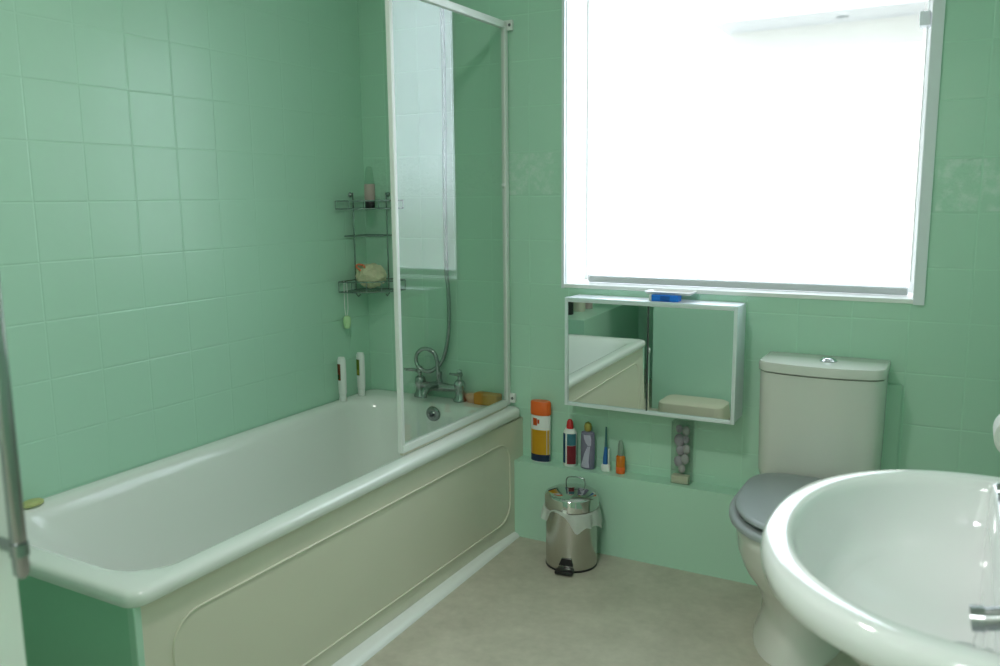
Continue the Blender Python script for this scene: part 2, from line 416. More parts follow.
# overflow on the tap end, plug waste
ov = bmesh.new()
prof = [(.0, .012), (.012, .012), (.015, .009), (.023, .009), (.031, .004), (.032, 0)]
lathe_bm([(max(r, .0004), z) for r, z in reversed(prof)], 0, 0, 24, bm=ov)
bmesh.ops.transform(ov, matrix=Matrix.Translation((.384, -.1115, .446)) @ Matrix.Rotation(PI/2+.10, 4, 'X'), verts=ov.verts)
o = link('overflow_cover', ov, M['dull_chrome'], tub)
k = bmesh.new(); lathe_bm([(.009, 0), (.009, .006), (.006, .009), (.0005, .0095)], 0, 0, 16, bm=k)
bmesh.ops.transform(k, matrix=Matrix.Translation((.384, -.1235, .447)) @ Matrix.Rotation(PI/2+.10, 4, 'X'), verts=k.verts)
link('overflow_knob', k, M['grille'], o)
link('plug_waste', lathe_bm([(.034, .0985), (.034, .101), (.026, .1025), (.020, .1005), (.0005, .1005)], .36, -.33, 24), M['chrome'], tub)

# ------------------------------------------------------------------ bath mixer tap with shower hose
tap = thing('bath_mixer_tap', 'chrome bath shower mixer tap on the tap end of the bath', 'tap', (.372, -.033, .482))
Y = -.033
for i, x in enumerate((.283, .468)):
    bm = lathe_bm([(.026, .482), (.026, .489), (.018, .503), (.0165, .525), (.021, .533), (.0225, .548), (.019, .560), (.012, .566), (.0005, .568)], x, Y, 24)
    p = link('pillar', bm, M['dull_chrome'], tap)
    bm = lathe_bm([(.008, .566), (.008, .580), (.013, .583), (.013, .592), (.008, .597), (.0005, .598)], x, Y, 16)
    a = .5 if i == 0 else -.25
    merge(bm, tube_bm([(x, Y, .588), (x+math.cos(PI/2+a*3)*.02-(.02 if i == 0 else -.0), Y-.035, .594), (x-(.03 if i == 0 else .006), Y-.062, .602)], [.006, .006, .0045], 10))
    merge(bm, tube_bm([(x, Y, .598), (x, Y, .606)], [.011, .009], 14))
    link('lever_handle', bm, M['dull_chrome'], p)
bm = bmesh.new()
tube(bm, [(.283, Y, .533), (.33, Y-.004, .532), (.372, Y-.010, .534), (.42, Y-.004, .532), (.468, Y, .533)], [.013, .015, .021, .015, .013], 16, smooth=4)
link('tap_body', bm, M['dull_chrome'], tap)
bm = tube_bm([(.372, Y-.012, .531), (.372, Y-.05, .540), (.372, Y-.085, .536), (.372, Y-.105, .522), (.372, Y-.108, .508)], [.017, .015, .0135, .0125, .012], 14, smooth=5)
link('spout', bm, M['dull_chrome'], tap)
bm = lathe_bm([(.014, .535), (.014, .556), (.010, .560), (.010, .575), (.012, .578), (.012, .590), (.0005, .592)], .374, Y, 18)
link('diverter', bm, M['dull_chrome'], tap)
bm = bmesh.new()
tube(bm, [(.283, Y+.005, .56), (.270, Y-.002, .586), (.240, Y-.006, .588)], [.006, .0065, .007], 10, smooth=3)
link('handset_cradle', bm, M['dull_chrome'], tap)
hz = [(0.372, -0.035, 0.580), (0.369, -0.036, 0.610), (0.368, -0.037, 0.634), (0.355, -0.040, 0.667), (0.322, -0.044, 0.680), (0.289, -0.047, 0.667), (0.276, -0.049, 0.634), (0.289, -0.046, 0.601), (0.320, -0.040, 0.588), (0.348, -0.032, 0.596), (0.385, -0.027, 0.632), (0.408, -0.025, 0.700), (0.420, -0.025, 0.790), (0.418, -0.025, 0.925), (0.412, -0.025, 1.000), (0.412, -0.025, 1.300), (0.416, -0.022, 1.700), (0.424, -0.040, 1.980), (0.424, -0.050, 2.060)]
bm = tube_bm(hz, .0080, 10, smooth=6)
link('shower_hose', bm, M['dull_chrome'], tap)
bm = tube_bm([(.424, -.05, 2.06), (.424, -.07, 2.12), (.424, -.10, 2.17)], [.010, .012, .014], 12)
merge(bm, tube_bm([(.424, -.095, 2.175), (.424, -.125, 2.16)], [.036, .038], 20))
merge(bm, tube_bm([(.424, 0, 2.10), (.424, -.066, 2.10)], .012, 12))
link('shower_head', bm, M['chrome'], tap)

# ------------------------------------------------------------------ shower screen
sc_ = thing('shower_screen', 'glass shower screen with white frame standing on the outer bath rim', 'shower screen', (.66, -.35, .492))
SX, SY0, SY1, SZ0, SZ1 = .660, -.712, -.022, .490, 1.885
link('glass_panel', box_bm(SX-.002, SX+.002, SY0+.008, SY1-.01, SZ0+.012, SZ1-.012), M['glass'], sc_, False)
link('wall_post', box_bm(SX-.008, SX+.009, SY1-.010, SY1+.014, SZ0+.004, SZ1, .003), M['screen_frame'], sc_)
link('edge_post', box_bm(SX-.008, SX+.008, SY0-.002, SY0+.014, SZ0+.004, SZ1, .003), M['screen_frame'], sc_)
link('top_rail', box_bm(SX-.011, SX+.011, SY0+.014, SY1-.014, SZ1-.024, SZ1, .003), M['screen_frame'], sc_)
link('bottom_rail', box_bm(SX-.012, SX+.011, SY0+.002, SY1-.014, SZ0+.004, SZ0+.027, .004), M['beige'] if False else M['screen_frame'], sc_)
link('rubber_seal', box_bm(SX-.005, SX+.005, SY0+.004, SY1-.014, .486, SZ0+.006), M['seal'], sc_, False)['label'] = 'yellowed rubber seal strip'
for z in (SZ0+.030, SZ1-.012):
    bm = box_bm(SX-.012, SX+.030, SY1+.006, -.0008, z-.018, z+.018, .004)
    br = link('wall_bracket', bm, M['screen_frame'], sc_)
    s = bmesh.new(); lathe_bm([(.0055, 0), (.005, .002), (.0005, .0025)], 0, 0, 12, bm=s)
    bmesh.ops.transform(s, matrix=Matrix.Translation((SX+.020, SY1+.006, z)) @ Matrix.Rotation(PI/2, 4, 'X'), verts=s.verts)
    link('screw', s, M['dull_chrome'], br)
s = bmesh.new(); lathe_bm([(.007, 0), (.006, .004), (.0005, .005)], 0, 0, 12, bm=s)
bmesh.ops.transform(s, matrix=Matrix.Translation((SX, SY1-.014, 1.316)) @ Matrix.Rotation(PI/2, 4, 'X'), verts=s.verts)
link('pivot_cap', s, M['white_plastic'], sc_)

# ------------------------------------------------------------------ corner wire caddy
cad = thing('corner_caddy', 'chrome wire corner caddy with three shelves in the bath corner', 'shower caddy', (.06, -.06, .9))
def arc_pts(R, z, n=10):
    a = [(.012, -R, z)] if R > .05 else []
    return [(.012+ (R-.012)*math.sin(.5*PI*i/n), -.012-(R-.012)*math.cos(.5*PI*i/n), z) for i in range(n+1)]
def basket(name, R, zt, zb, w=.0025):
    bm = bmesh.new()
    for z in (zt, zb):
        tube(bm, [(.012, -.012, z)] + arc_pts(R, z), w, 6, closed=True)
        if zt == zb: break
    for i in range(1, 9):                       # floor wires
        x = .012+(R-.012)*i/9
        y = -.012-math.sqrt(max((R-.012)**2-(x-.012)**2, 0))
        tube(bm, [(x, -.012, zb), (x, y, zb)], w*.7, 5)
    if zt != zb:
        for i in range(0, 11, 2):
            p = arc_pts(R, zt)[i]; tube(bm, [p, (p[0], p[1], zb)], w*.8, 5)
    return link(name, bm, M['dull_chrome'], cad)
basket('wire_basket', .197, 1.264, 1.234); basket('soap_shelf', .15, 1.128, 1.128); basket('wire_basket', .197, .952, .912)
for (x, y) in ((.014, -.093), (.118, -.014)):
    bm = bmesh.new(); tube(bm, [(x, y, 1.296), (x, y, .895), (x+.012*(x < .05)+.0, y-.012*(x > .05), .885), (x+.02*(x < .05), y-.02*(x > .05), .893)], .003, 6)
    link('upright_wire', bm, M['dull_chrome'], cad)
    s = bmesh.new(); lathe_bm([(.010, 0), (.009, .004), (.005, .008), (.005, .013), (.0005, .014)], 0, 0, 14, bm=s)
    rot = Matrix.Rotation(PI/2, 4, 'Y') if x < .05 else Matrix.Rotation(PI/2, 4, 'X')
    bmesh.ops.transform(s, matrix=Matrix.Translation((.0005 if x < .05 else x, y if x < .05 else -.0005, 1.288)) @ rot, verts=s.verts)
    link('suction_cup', s, M['dull_chrome'], cad)

# ------------------------------------------------------------------ bottles and washing things by the bath
def bottle_like(name, label, cat, loc, parts, group=None):
    t = thing(name, label, cat, loc, group)
    for pn, bmk, mk in parts: link(pn, bmk, M[mk], t)
    return t
x, y, z = .094, -.088, 1.2361
bottle_like('shampoo_bottle', 'pinkish clear shampoo bottle standing upside down on the caddy top shelf', 'bottle', (x, y, z), [
    ('black_cap', lathe_bm([(.018, z), (.0195, z+.003), (.0195, z+.026), (.018, z+.028)], x, y, 24), 'black'),
    ('body', lathe_bm([(.017, z+.028), (.021, z+.034), (.021, z+.085), (.020, z+.092)], x, y, 24), 'rose'),
    ('clear_end', lathe_bm([(.020, z+.092), (.018, z+.115), (.013, z+.15), (.009, z+.158), (.0005, z+.16)], x, y, 24), 'clear')])
# mesh puff
bm = bmesh.new(); bmesh.ops.create_icosphere(bm, subdivisions=4, radius=1)
for v in bm.verts:
    n = noise.noise(v.co*3.1)*.16 + noise.noise(v.co*8)*.10
    v.co = v.co*(1+n); v.co.x *= .060; v.co.y *= .060; v.co.z *= .047
bmesh.ops.translate(bm, verts=bm.verts, vec=(.092, -.092, .972))
pf = link('bath_puff', bm, M['puff'], None, origin=(.092, -.092, .915)); tag(pf, 'cream mesh bath puff with coral ribbon in the lower caddy basket', 'bath puff')
bm = tube_bm([(.085, -.15, .995), (.070, -.155, 1.01), (.068, -.145, 1.018), (.088, -.14, 1.016), (.10, -.142, 1.008)], .004, 8, smooth=4)
link('ribbon_loop', bm, M['puff_red'], pf)
# hanging scrubber
hs = thing('hanging_scrubber', 'pale green scrubber hanging on a cord from the lower caddy basket', 'scrubber', (.03, -.172, .76))
bm = tube_bm([(.026, -.182, .956), (.022, -.178, .85), (.024, -.172, .812), (.030, -.168, .85), (.034, -.176, .953)], .0016, 6, smooth=4)
link('cord', bm, M['white_plastic'], hs)
bm = lathe_bm([(.0005, .765), (.011, .768), (.015, .785), (.015, .808), (.009, .816), (.0005, .818)], .026, -.172, 18)
link('scrub_pad', bm, M['pale_green'], hs)
# two white bottles on the rim in the corner
def rim_bottle(x, y, label, mk, mk2):
    z = .4811
    t = thing('shower_gel_bottle', label, 'bottle', (x, y, z), 'white bottles in the bath corner')
    link('body', lathe_bm([(.016, z+.028), (.018, z+.034), (.019, z+.10), (.018, z+.165), (.014, z+.176), (.0005, z+.178)], x, y, 24, 1.0, .72), M['white_plastic'], t)
    link('cap', lathe_bm([(.014, z), (.0155, z+.002), (.0155, z+.026), (.012, z+.028)], x, y, 24, 1, .8), M['white_plastic'], t)
    # printed label: a short curved patch hugging the front of the body
    for (a0, a1, z0, z1, q, rad) in ((-2.35, -1.35, .085, .150, mk, .0194), (-2.2, -1.6, .090, .108, mk2, .0197)):
        bm = bmesh.new(); n = 8
        rings = []
        for zz in (z+z0, z+z1):
            rings.append([(x+rad*math.cos(a0+(a1-a0)*i/n), y+rad*.73*math.sin(a0+(a1-a0)*i/n), zz) for i in range(n+1)])
        loft(bm, rings, False, False, closed=False)
        bmesh.ops.solidify(bm, geom=bm.faces[:], thickness=-.0002)
        link('label', bm, M[q], t)
    return t
rim_bottle(.036, -.228, 'white shower bottle with brown label, left one in the bath corner', 'brown', 'dkgreen')
rim_bottle(.046, -.123, 'white shower bottle with olive green label nearer the taps', 'olive', 'lime')
# sponge and soap on the tap ledge
bm = box_bm(.528, .632, -.052, -.006, .481, .526, .008, 3)
bmesh.ops.subdivide_edges(bm, edges=bm.edges[:], cuts=1)
tag(link('sponge', bm, M['sponge'], None, origin=(.58, -.03, .481)), 'orange bath sponge on the rim beside the screen post', 'sponge')
bm = lathe_bm([(.018, .481), (.027, .496), (.028, .508), (.022, .514), (.0005, .515)], .507, -.024, 24, 1.0, .7)
tag(link('soap_bar', bm, M['pink'], None, origin=(.507, -.024, .481)), 'peach soap bar on the rim between mixer tap and orange sponge', 'soap')
bm = lathe_bm([(.018, .481), (.0245, .484), (.025, .490), (.019, .495), (.0005, .496)], .034, -1.500, 24, .8, 1.25)
tag(link('soap_bar', bm, M['soap_green'], None, origin=(.035, -1.498, .481)), 'yellow green soap on the near end of the bath rim at the left wall', 'soap')

for o in bpy.data.objects:
    if o.parent is None and o.get('category') in ('tap', 'bottle', 'sponge', 'soap') and o.location.y > -.6 and o.location.z < .6 and o.location.x < .7:
        o.location.z += RISE(o.location.y)
tap.location.x -= .011
# ------------------------------------------------------------------ mirror cabinet
CX0, CX1, CY, CZ0, CZ1 = .944, 1.537, -.12, .548, .930
cab = thing('mirror_cabinet', 'mirror fronted wall cabinet with pale frame under the window', 'cabinet', (1.247, -.06, CZ0))
link('cabinet_body', box_bm(CX0+.002, CX1-.002, CY+.012, -.001, CZ0+.002, CZ1-.002, .002, 1), M['trim'], cab, False)
bm = bmesh.new(); w = .0125
for a in ((CX0, CX0+w, CZ0, CZ1), (CX1-w, CX1, CZ0, CZ1), (CX0+w, CX1-w, CZ0, CZ0+w), (CX0+w, CX1-w, CZ1-.016, CZ1)):
    b2 = box_bm(a[0], a[1], CY-.002, CY+.016, a[2], a[3], .0025, 2); merge(bm, b2)
link('cabinet_frame', bm, M['alu'], cab)
XS = 1.2415
bm = box_bm(CX0+w, XS+.0, CY+.004, CY+.008, CZ0+w, CZ1-.016)
for v in bm.verts: v.co.y += -(v.co.z-.74)*.0115+(v.co.x-1.1)*.0085     # the left door hangs very slightly out of true
link('mirror_door', bm, M['mirror'], cab, False)
link('mirror_door', box_bm(XS+.004, CX1-w, CY+.006, CY+.010, CZ0+w, CZ1-.016), M['mirror'], cab, False)
link('door_gap_strip', box_bm(XS, XS+.004, CY+.001, CY+.011, CZ0+w, CZ1-.016), M['grille'], cab, False)
# things on the cabinet
t = thing('blue_packet', 'small bright blue packet on top of the mirror cabinet', 'packet', (1.292, -.085, CZ1))
link('box', box_bm(1.250, 1.340, -.106, -.068, CZ1+.0005, CZ1+.021, .0015, 1), M['box_blue'], t, False)
link('print_band', box_bm(1.280, 1.312, -.1063, -.068, CZ1+.003, CZ1+.0185), M['box_line'], t, False)
link('clear_edge', box_bm(1.241, 1.2495, -.104, -.07, CZ1+.0005, CZ1+.020, .001, 1), M['label_white'], t, False)
bm = bmesh.new()
loft(bm, [rrect(1.225, 1.372, -.092, -.016, .012, CZ1+.0215, 5), rrect(1.219, 1.378, -.098, -.010, .014, CZ1+.030, 5), rrect(1.222, 1.375, -.095, -.013, .013, CZ1+.030, 5), rrect(1.228, 1.369, -.089, -.019, .011, CZ1+.0235, 5)])
tag(link('soap_tray', bm, M['tray'], None, origin=(1.3, -.055, CZ1+.0215)), 'shallow pinkish white tray lying on the blue packet', 'tray')

# ------------------------------------------------------------------ things on the ledge
ZL = .2975
def ledge(name, label, cat, x, y, parts):
    t = thing(name, label, cat, (x, y, ZL))
    for pn, b_, mk in parts:
        o = link(pn, b_, M[mk], t)
    return t
def flat(prof, x, y, sx=1., sy=.6, seg=28): return lathe_bm([(r, ZL+z) for r, z in prof], x, y, seg, sx, sy)
x, y = .807, -.031
def patch(x, y, rad, sy, a0, a1, z0, z1, n=8):
    bm = bmesh.new()
    loft(bm, [[(x+rad*math.cos(a0+(a1-a0)*i/n), y+rad*sy*math.sin(a0+(a1-a0)*i/n), ZL+zz) for i in range(n+1)] for zz in (z0, z1)], False, False, closed=False)
    bmesh.ops.solidify(bm, geom=bm.faces[:], thickness=-.0003)
    return bm
tb = ledge('shampoo_bottle', 'big white and yellow bottle with orange cap on the ledge', 'bottle', x, y, [
    ('body', flat([(.036, .0), (.039, .003), (.039, .172), (.036, .178)], x, y, 1, .55), 'label_white'),
    ('orange_cap', flat([(.038, .1785), (.040, .180), (.041, .183), (.0405, .225), (.037, .230), (.0005, .231)], x, y, 1, .58), 'orange'),
    ('yellow_label', patch(x, y, .0394, .555, -PI*.98, -PI*.02, .026, .124), 'yellow'),
    ('navy_label', patch(x, y, .0396, .556, -PI*.98, -PI*.02, .004, .030), 'navy'),
    ('red_mark', patch(x, y, .0396, .556, -2.2, -1.70, .140, .168), 'orange'),
    ('red_mark', patch(x, y, .0396, .556, -1.66, -1.46, .148, .164), 'orange')])
x, y = .925, -.030
ledge('toothpaste_tube', 'white blue and red toothpaste dispenser with red tip on the ledge', 'toothpaste', x, y, [
    ('body', flat([(.024, 0), (.0255, .002), (.0255, .124), (.023, .130), (.020, .136), (.0185, .140)], x, y, 1, .8), 'label_white'),
    ('red_nozzle', flat([(.013, .140), (.0135, .150), (.011, .166), (.006, .174), (.0005, .175)], x, y, 1, .8), 'red'),
    ('blue_band', patch(x, y, .0258, .81, -2.95, -1.95, .012, .124), 'blue'),
    ('teal_band', patch(x, y, .0258, .81, -1.68, -.2, .080, .124), 'teal'),
    ('red_band', patch(x, y, .0258, .81, -1.68, -.2, .010, .079), 'darkred')])
x, y = .996, -.030
bmp = flat([(.024, 0), (.0265, .003), (.0275, .06), (.0265, .125), (.0245, .135), (.014, .139)], x, y, 1, .62)
t = ledge('shower_gel_bottle', 'purple and silver foil bottle with gold cap on the ledge', 'bottle', x, y, [
    ('body', bmp, 'purple'),
    ('gold_cap', flat([(.010, .139), (.0135, .144), (.0140, .158), (.011, .168), (.0005, .174)], x, y, 1, .9), 'gold')])
def tri_patch(pts, rad=.0279):
    bm = bmesh.new()
    vs = [bm.verts.new((x+rad*math.cos(a), y+rad*.625*math.sin(a), ZL+zz)) for a, zz in pts]
    bm.faces.new(vs); bmesh.ops.solidify(bm, geom=bm.faces[:], thickness=-.0003); return bm
def swoosh(rows):
    bm = bmesh.new()
    loft(bm, [[(x+.0279*math.cos(a0+(a1-a0)*i/6), y+.0279*.63*math.sin(a0+(a1-a0)*i/6), ZL+zz) for i in range(7)] for zz, a0, a1 in rows], False, False, closed=False)
    bmesh.ops.solidify(bm, geom=bm.faces[:], thickness=-.0003); return bm
link('foil_mark', swoosh([(.128, -1.95, -1.0), (.112, -1.85, -.85), (.098, -1.6, -.85), (.088, -1.3, -.9)]), M['lilac'], t)
link('foil_mark', swoosh([(.086, -1.38, -1.0), (.060, -1.8, -1.1), (.03, -2.15, -1.2), (.006, -2.5, -1.1)]), M['lilac'], t)
x, y = 1.066, -.030
t = ledge('electric_toothbrush', 'slim blue toothbrush standing upright in a white base', 'toothbrush', x, y, [
    ('white_base', flat([(.015, 0), (.017, .002), (.017, .022), (.014, .026)], x, y, 1, .8), 'white_plastic'),
    ('blue_handle', tube_bm([(x-.002, y, ZL+.024), (x-.002, y, ZL+.05), (x, y, ZL+.09)], [.009, .0085, .0055], 12), 'brush_blue'),
    ('neck', tube_bm([(x, y, ZL+.089), (x, y, ZL+.13), (x, y, ZL+.163)], [.0055, .004, .0025], 10), 'brush_dark')])
bm = box_bm(x+.010, x+.0135, y-.006, y+.006, ZL+.022, ZL+.085, .001, 1); link('white_stem', bm, M['white_plastic'], t)
x, y = 1.122, -.030
ledge('small_bottle', 'small orange bottle with grey cap, next to the blue toothbrush', 'bottle', x, y, [
    ('body', flat([(.0155, 0), (.0165, .003), (.0165, .060), (.012, .066)], x, y, 1, .8), 'amber'),
    ('orange_base', flat([(.0160, .001), (.0168, .003), (.0168, .024), (.0160, .025)], x, y, 1, .81), 'orange'),
    ('cap', flat([(.0105, .066), (.0115, .070), (.010, .105), (.006, .120), (.0005, .121)], x, y, 1, .8), 'grey_cap')])
x, y = 1.344, -.030
m, nt, b = new_mat('printed_clear_wrap')
M['wrap'] = thin_glass('clear_wrap', (.87, .89, .87), rough=.1)
t = ledge('clear_packet', 'tall clear plastic pack with faded mauve print on the ledge', 'packet', x, y, [
    ('wrap', box_bm(x-.034, x+.034, y-.018, y+.016, ZL, ZL+.218, .003, 2), 'wrap')])
M['mauve'] = mat('faded_mauve', (.38, .33, .40), .5, noise_amt=.3, noise_scale=60)
M['mauve_light'] = mat('faded_lilac_grey', (.42, .40, .42), .5)
for i, (dx, dz, r) in enumerate(((-.010, .150, .019), (.012, .185, .014), (-.006, .115, .016), (.014, .120, .014), (.012, .155, .012), (.010, .085, .015), (-.012, .075, .016), (.0, .05, .013), (-.012, .19, .012))):
    bm = bmesh.new(); bmesh.ops.create_icosphere(bm, subdivisions=2, radius=1)
    for v in bm.verts: v.co.x *= r; v.co.y *= r*.55; v.co.z *= r*1.25
    bmesh.ops.translate(bm, verts=bm.verts, vec=(x+dx, y, ZL+dz)); link('flower', bm, M['mauve'] if i % 2 == 0 else M['mauve_light'], t)
link('pack_base', box_bm(x-.032, x+.026, y-.016, y+.014, ZL+.001, ZL+.028, .003, 2), M['beige'], t)

# ------------------------------------------------------------------ pedal bin
bxc, byc = 1.004, -.190
pb = thing('pedal_bin', 'stainless steel pedal bin with bag edge showing, below the ledge', 'bin', (bxc, byc, 0))
pb.scale = (1, 1, .935)
link('bin_body', lathe_bm([(.086, .007), (.0895, .009), (.0895, .224), (.087, .226)], bxc, byc, 48), M['steel'], pb)
link('bin_base', lathe_bm([(.088, 0), (.0908, .0015), (.0908, .0065), (.089, .008)], bxc, byc, 48), M['black'], pb)
link('bin_lid', lathe_bm([(.0895, .227), (.0935, .229), (.0935, .270), (.091, .275), (.080, .281), (.050, .288), (.0005, .291)], bxc, byc, 48), M['steel_lid'], pb)
bm = bmesh.new(); n = 96; rings = []
for k, (r0, z0) in enumerate(((.0905, .225), (.0965, .223), (.100, .210), (.1035, .194), (.105, .180))):
    ring = []
    for i in range(n):
        a = 2*PI*i/n
        f = 1+ (k/4)*(.035*math.sin(7*a+1)+.03*math.sin(13*a+2)+.02*math.sin(23*a))
        dz = -(k/4)*(.020*math.sin(2*a+2.2)+.014*math.sin(5*a+.5)+.006*math.sin(11*a)-.002)
        if abs(((a+PI/2+PI) % (2*PI))-PI) < .55: dz += (k/4)*.030*(1-abs(((a+PI/2+PI) % (2*PI))-PI)/.55)
        r = r0*f
        ring.append((bxc+r*math.cos(a), min(byc+r*math.sin(a), -.0735), z0+dz))
    rings.append(ring)
loft(bm, rings, False, False)
link('bin_liner', bm, M['liner'], pb)
def spin(bm):                               # the pedal side is turned towards the doorway
    bmesh.ops.rotate(bm, verts=bm.verts, cent=(bxc, byc, 0), matrix=Matrix.Rotation(math.radians(9), 3, 'Z')); return bm
bm = tube_bm([(bxc+.034, byc+.052, .272), (bxc+.034, byc+.054, .30), (bxc+.027, byc+.054, .313), (bxc, byc+.054, .317), (bxc-.027, byc+.054, .313), (bxc-.034, byc+.054, .30), (bxc-.034, byc+.052, .276)], .0023, 8, smooth=3)
link('lid_handle', spin(bm), M['dull_chrome'], pb)
bm = box_bm(bxc-.028, bxc+.034, byc-.1205, byc-.086, .006, .018, .004, 2)
pd = link('pedal', spin(bm), M['black'], pb)
bm = bmesh.new(); loft(bm, [[(bxc-.020, byc-.0935, .030), (bxc+.030, byc-.0935, .030), (bxc+.024, byc-.0935, .056), (bxc-.010, byc-.0935, .056)], [(bxc-.020, byc-.083, .030), (bxc+.030, byc-.083, .030), (bxc+.024, byc-.083, .056), (bxc-.010, byc-.083, .056)]])
link('pedal_slot', spin(bm), M['black'], pb, False)
bm = box_bm(bxc-.006, bxc+.008, byc-.097, byc-.0925, .228, .242, .002, 1); link('lid_catch', spin(bm), M['label_white'], pb)

# ------------------------------------------------------------------ toilet
TX = 1.793
wc = thing('toilet', 'close coupled toilet with grey seat lid, standing under the window', 'toilet', (TX, -.4, 0))
def dring(hw, y0, y1, z, n=28, pw=2.4, xs=0):
    """pan outline: square-ish at the back (y1), elliptical at the front (y0)"""
    out = []
    ym = y1-(y1-y0)*.42
    for i in range(n):
        a = 2*PI*i/n
        c, s = math.cos(a), math.sin(a)
        if s < 0: px_, py_ = hw*c, ym+(ym-y0)*s
        else:
            q = 4.
            px_ = hw*math.copysign(abs(c)**(2/q), c); py_ = ym+(y1-ym)*abs(s)**(2/q)
        out.append((TX+px_+xs, py_, z))
    return out
bm = bmesh.new()
loft(bm, [dring(.128, -.55, -.10, 0), dring(.126, -.548, -.10, .012), dring(.112, -.53, -.10, .05), dring(.106, -.525, -.10, .13), dring(.130, -.565, -.095, .20),
          dring(.158, -.63, -.09, .26), dring(.170, -.675, -.085, .32), dring(.172, -.69, -.08, .365), dring(.177, -.70, -.08, .39), dring(.174, -.695, -.08, .402), dring(.14, -.62, -.2, .402)])
link('pan', bm, M['wc_ceramic'], wc, True, 60)
bm = bmesh.new()
loft(bm, [dring(.172, -.692, -.215, .4035), dring(.181, -.705, -.212, .409), dring(.181, -.705, -.212, .418), dring(.176, -.700, -.217, .423), dring(.165, -.685, -.222, .424)])
link('seat', bm, M['grey_seat'], wc, True, 60)
bm = bmesh.new()
loft(bm, [dring(.154, -.668, -.225, .431), dring(.164, -.680, -.216, .433), dring(.167, -.684, -.213, .438), dring(.165, -.681, -.215, .443), dring(.155, -.66, -.22, .446), dring(.08, -.5, -.26, .447)])
link('seat_lid', bm, M['grey_seat'], wc, True, 60)
def cring(hw, yf, yb, z, bow, n=16, r=.02):
    """cistern outline: bowed front, straight back"""
    out = []
    pts = []
    for i in range(n+1):
        u = -1+2*i/n
        e = max(0, (abs(u)-.90)/.10)
        pts.append((TX+hw*u, yf-bow*(1-u*u)+.02*e*e, z))
    return pts+[(TX+hw, yb, z), (TX-hw, yb, z)]
bm = bmesh.new()
loft(bm, [cring(.166, -.165, -.004, .410, .028), cring(.170, -.168, -.004, .43, .03), cring(.1725, -.172, -.004, .58, .03), cring(.174, -.174, -.004, .741, .03)])
link('cistern', bm, M['wc_ceramic'], wc, True, 50)
bm = bmesh.new()
loft(bm, [cring(.1755, -.176, -.003, .744, .030), cring(.178, -.179, -.002, .747, .031), cring(.178, -.179, -.002, .768, .031), cring(.176, -.177, -.003, .774, .031), cring(.168, -.166, -.008, .776, .03)])
lid = link('cistern_lid', bm, M['wc_ceramic'], wc, True, 50)
bm = lathe_bm([(.025, .776), (.025, .779), (.021, .782), (.020, .781), (.017, .785), (.009, .788), (.0005, .789)], TX+.014, -.105, 28)
link('flush_button', bm, M['chrome'], lid)
link('cistern_gasket', box_bm(TX-.09, TX+.09, -.16, -.09, .4025, .411, .002, 1), M['rubber'], wc, False)

# ------------------------------------------------------------------ wash basin
wb = thing('washbasin', 'white ceramic pedestal washbasin in the right foreground', 'basin', (2.2, -1.62, 0))
BCX, BCY = 2.20, -1.62
def sring(af, ab, b_, z, n=72, qf=2.15, qb=5., cy=0.):
    out = []
    for i in range(n):
        a = 2*PI*i/n; c, s = math.cos(a), math.sin(a)
        q = qf if c < 0 else qb
        rx = af if c < 0 else ab
        out.append((BCX+rx*math.copysign(abs(c)**(2/q), c), BCY+cy+b_*math.copysign(abs(s)**(2/q), s), z))
    return out
AB = XR-BCX-.0005
bm = bmesh.new()
loft(bm, [sring(.06, .10, .09, .640), sring(.09, .125, .13, .655), sring(.125, AB, .17, .69), sring(.168, AB, .215, .735), sring(.202, AB, .250, .772), sring(.226, AB, .274, .790),
          sring(.245, AB, .292, .801), sring(.2615, AB, .307, .812), sring(.2640, AB, .309, .828), sring(.2620, AB, .307, .840), sring(.257, AB-.001, .3015, .8465), sring(.248, AB-.004, .293, .8485),
          sring(.232, .030, .274, .8478, qb=4), sring(.2275, .014, .268, .8450, qb=4), sring(.224, .008, .262, .834, qb=4), sring(.213, .004, .250, .79, qb=4),
          sring(.182, .001, .220, .745, qb=3), sring(.12, -.002, .16, .715, qb=2.3), sring(.06, -.01, .08, .702, qb=2.2), sring(.04, -.012, .03, .70, qb=2)])
link('bowl', bm, M['ceramic'], wb, True, 70)
bm = lathe_bm([(.125, 0), (.125, .02), (.10, .06), (.085, .3), (.09, .55), (.105, .66)], 2.225, BCY, 32, .8, 1.0)
link('pedestal', bm, M['ceramic'], wb)
bm = lathe_bm([(.024, .703), (.024, .706), (.018, .707), (.0005, .706)], 2.185, BCY, 20); link('waste', bm, M['chrome'], wb)
def pillar_tap(y, dx, label):
    z = .847
    t = thing('pillar_tap', label, 'tap', (2.275+dx, y, z), 'taps on the washbasin')
    bm = lathe_bm([(.023, z), (.023, z+.006), (.015, z+.012), (.014, z+.036), (.017, z+.045), (.015, z+.058), (.008, z+.064), (.0005, z+.065)], 2.275+dx, y, 24)
    link('tap_body', bm, M['dull_chrome'], t)
    bm = tube_bm([(2.272+dx, y, z+.022), (2.245+dx, y, z+.025), (2.215+dx, y, z+.019), (2.190+dx, y, z+.012)], [.0125, .012, .0118, .0115], 14, smooth=4)
    merge(bm, tube_bm([(2.190+dx, y, z+.012), (2.178+dx, y, z+.010)], [.0128, .0128], 14))
    link('spout', bm, M['dull_chrome'], t)
    bm = lathe_bm([(.010, z+.062), (.010, z+.074), (.016, z+.078), (.016, z+.088), (.010, z+.093), (.0005, z+.094)], 2.275+dx, y, 20)
    for k in range(4):
        a = PI/4+k*PI/2
        merge(bm, tube_bm([(2.275+dx, y, z+.083), (2.275+dx+.030*math.cos(a), y+.030*math.sin(a), z+.084)], [.006, .0075], 10))
    link('cross_handle', bm, M['dull_chrome'], t)
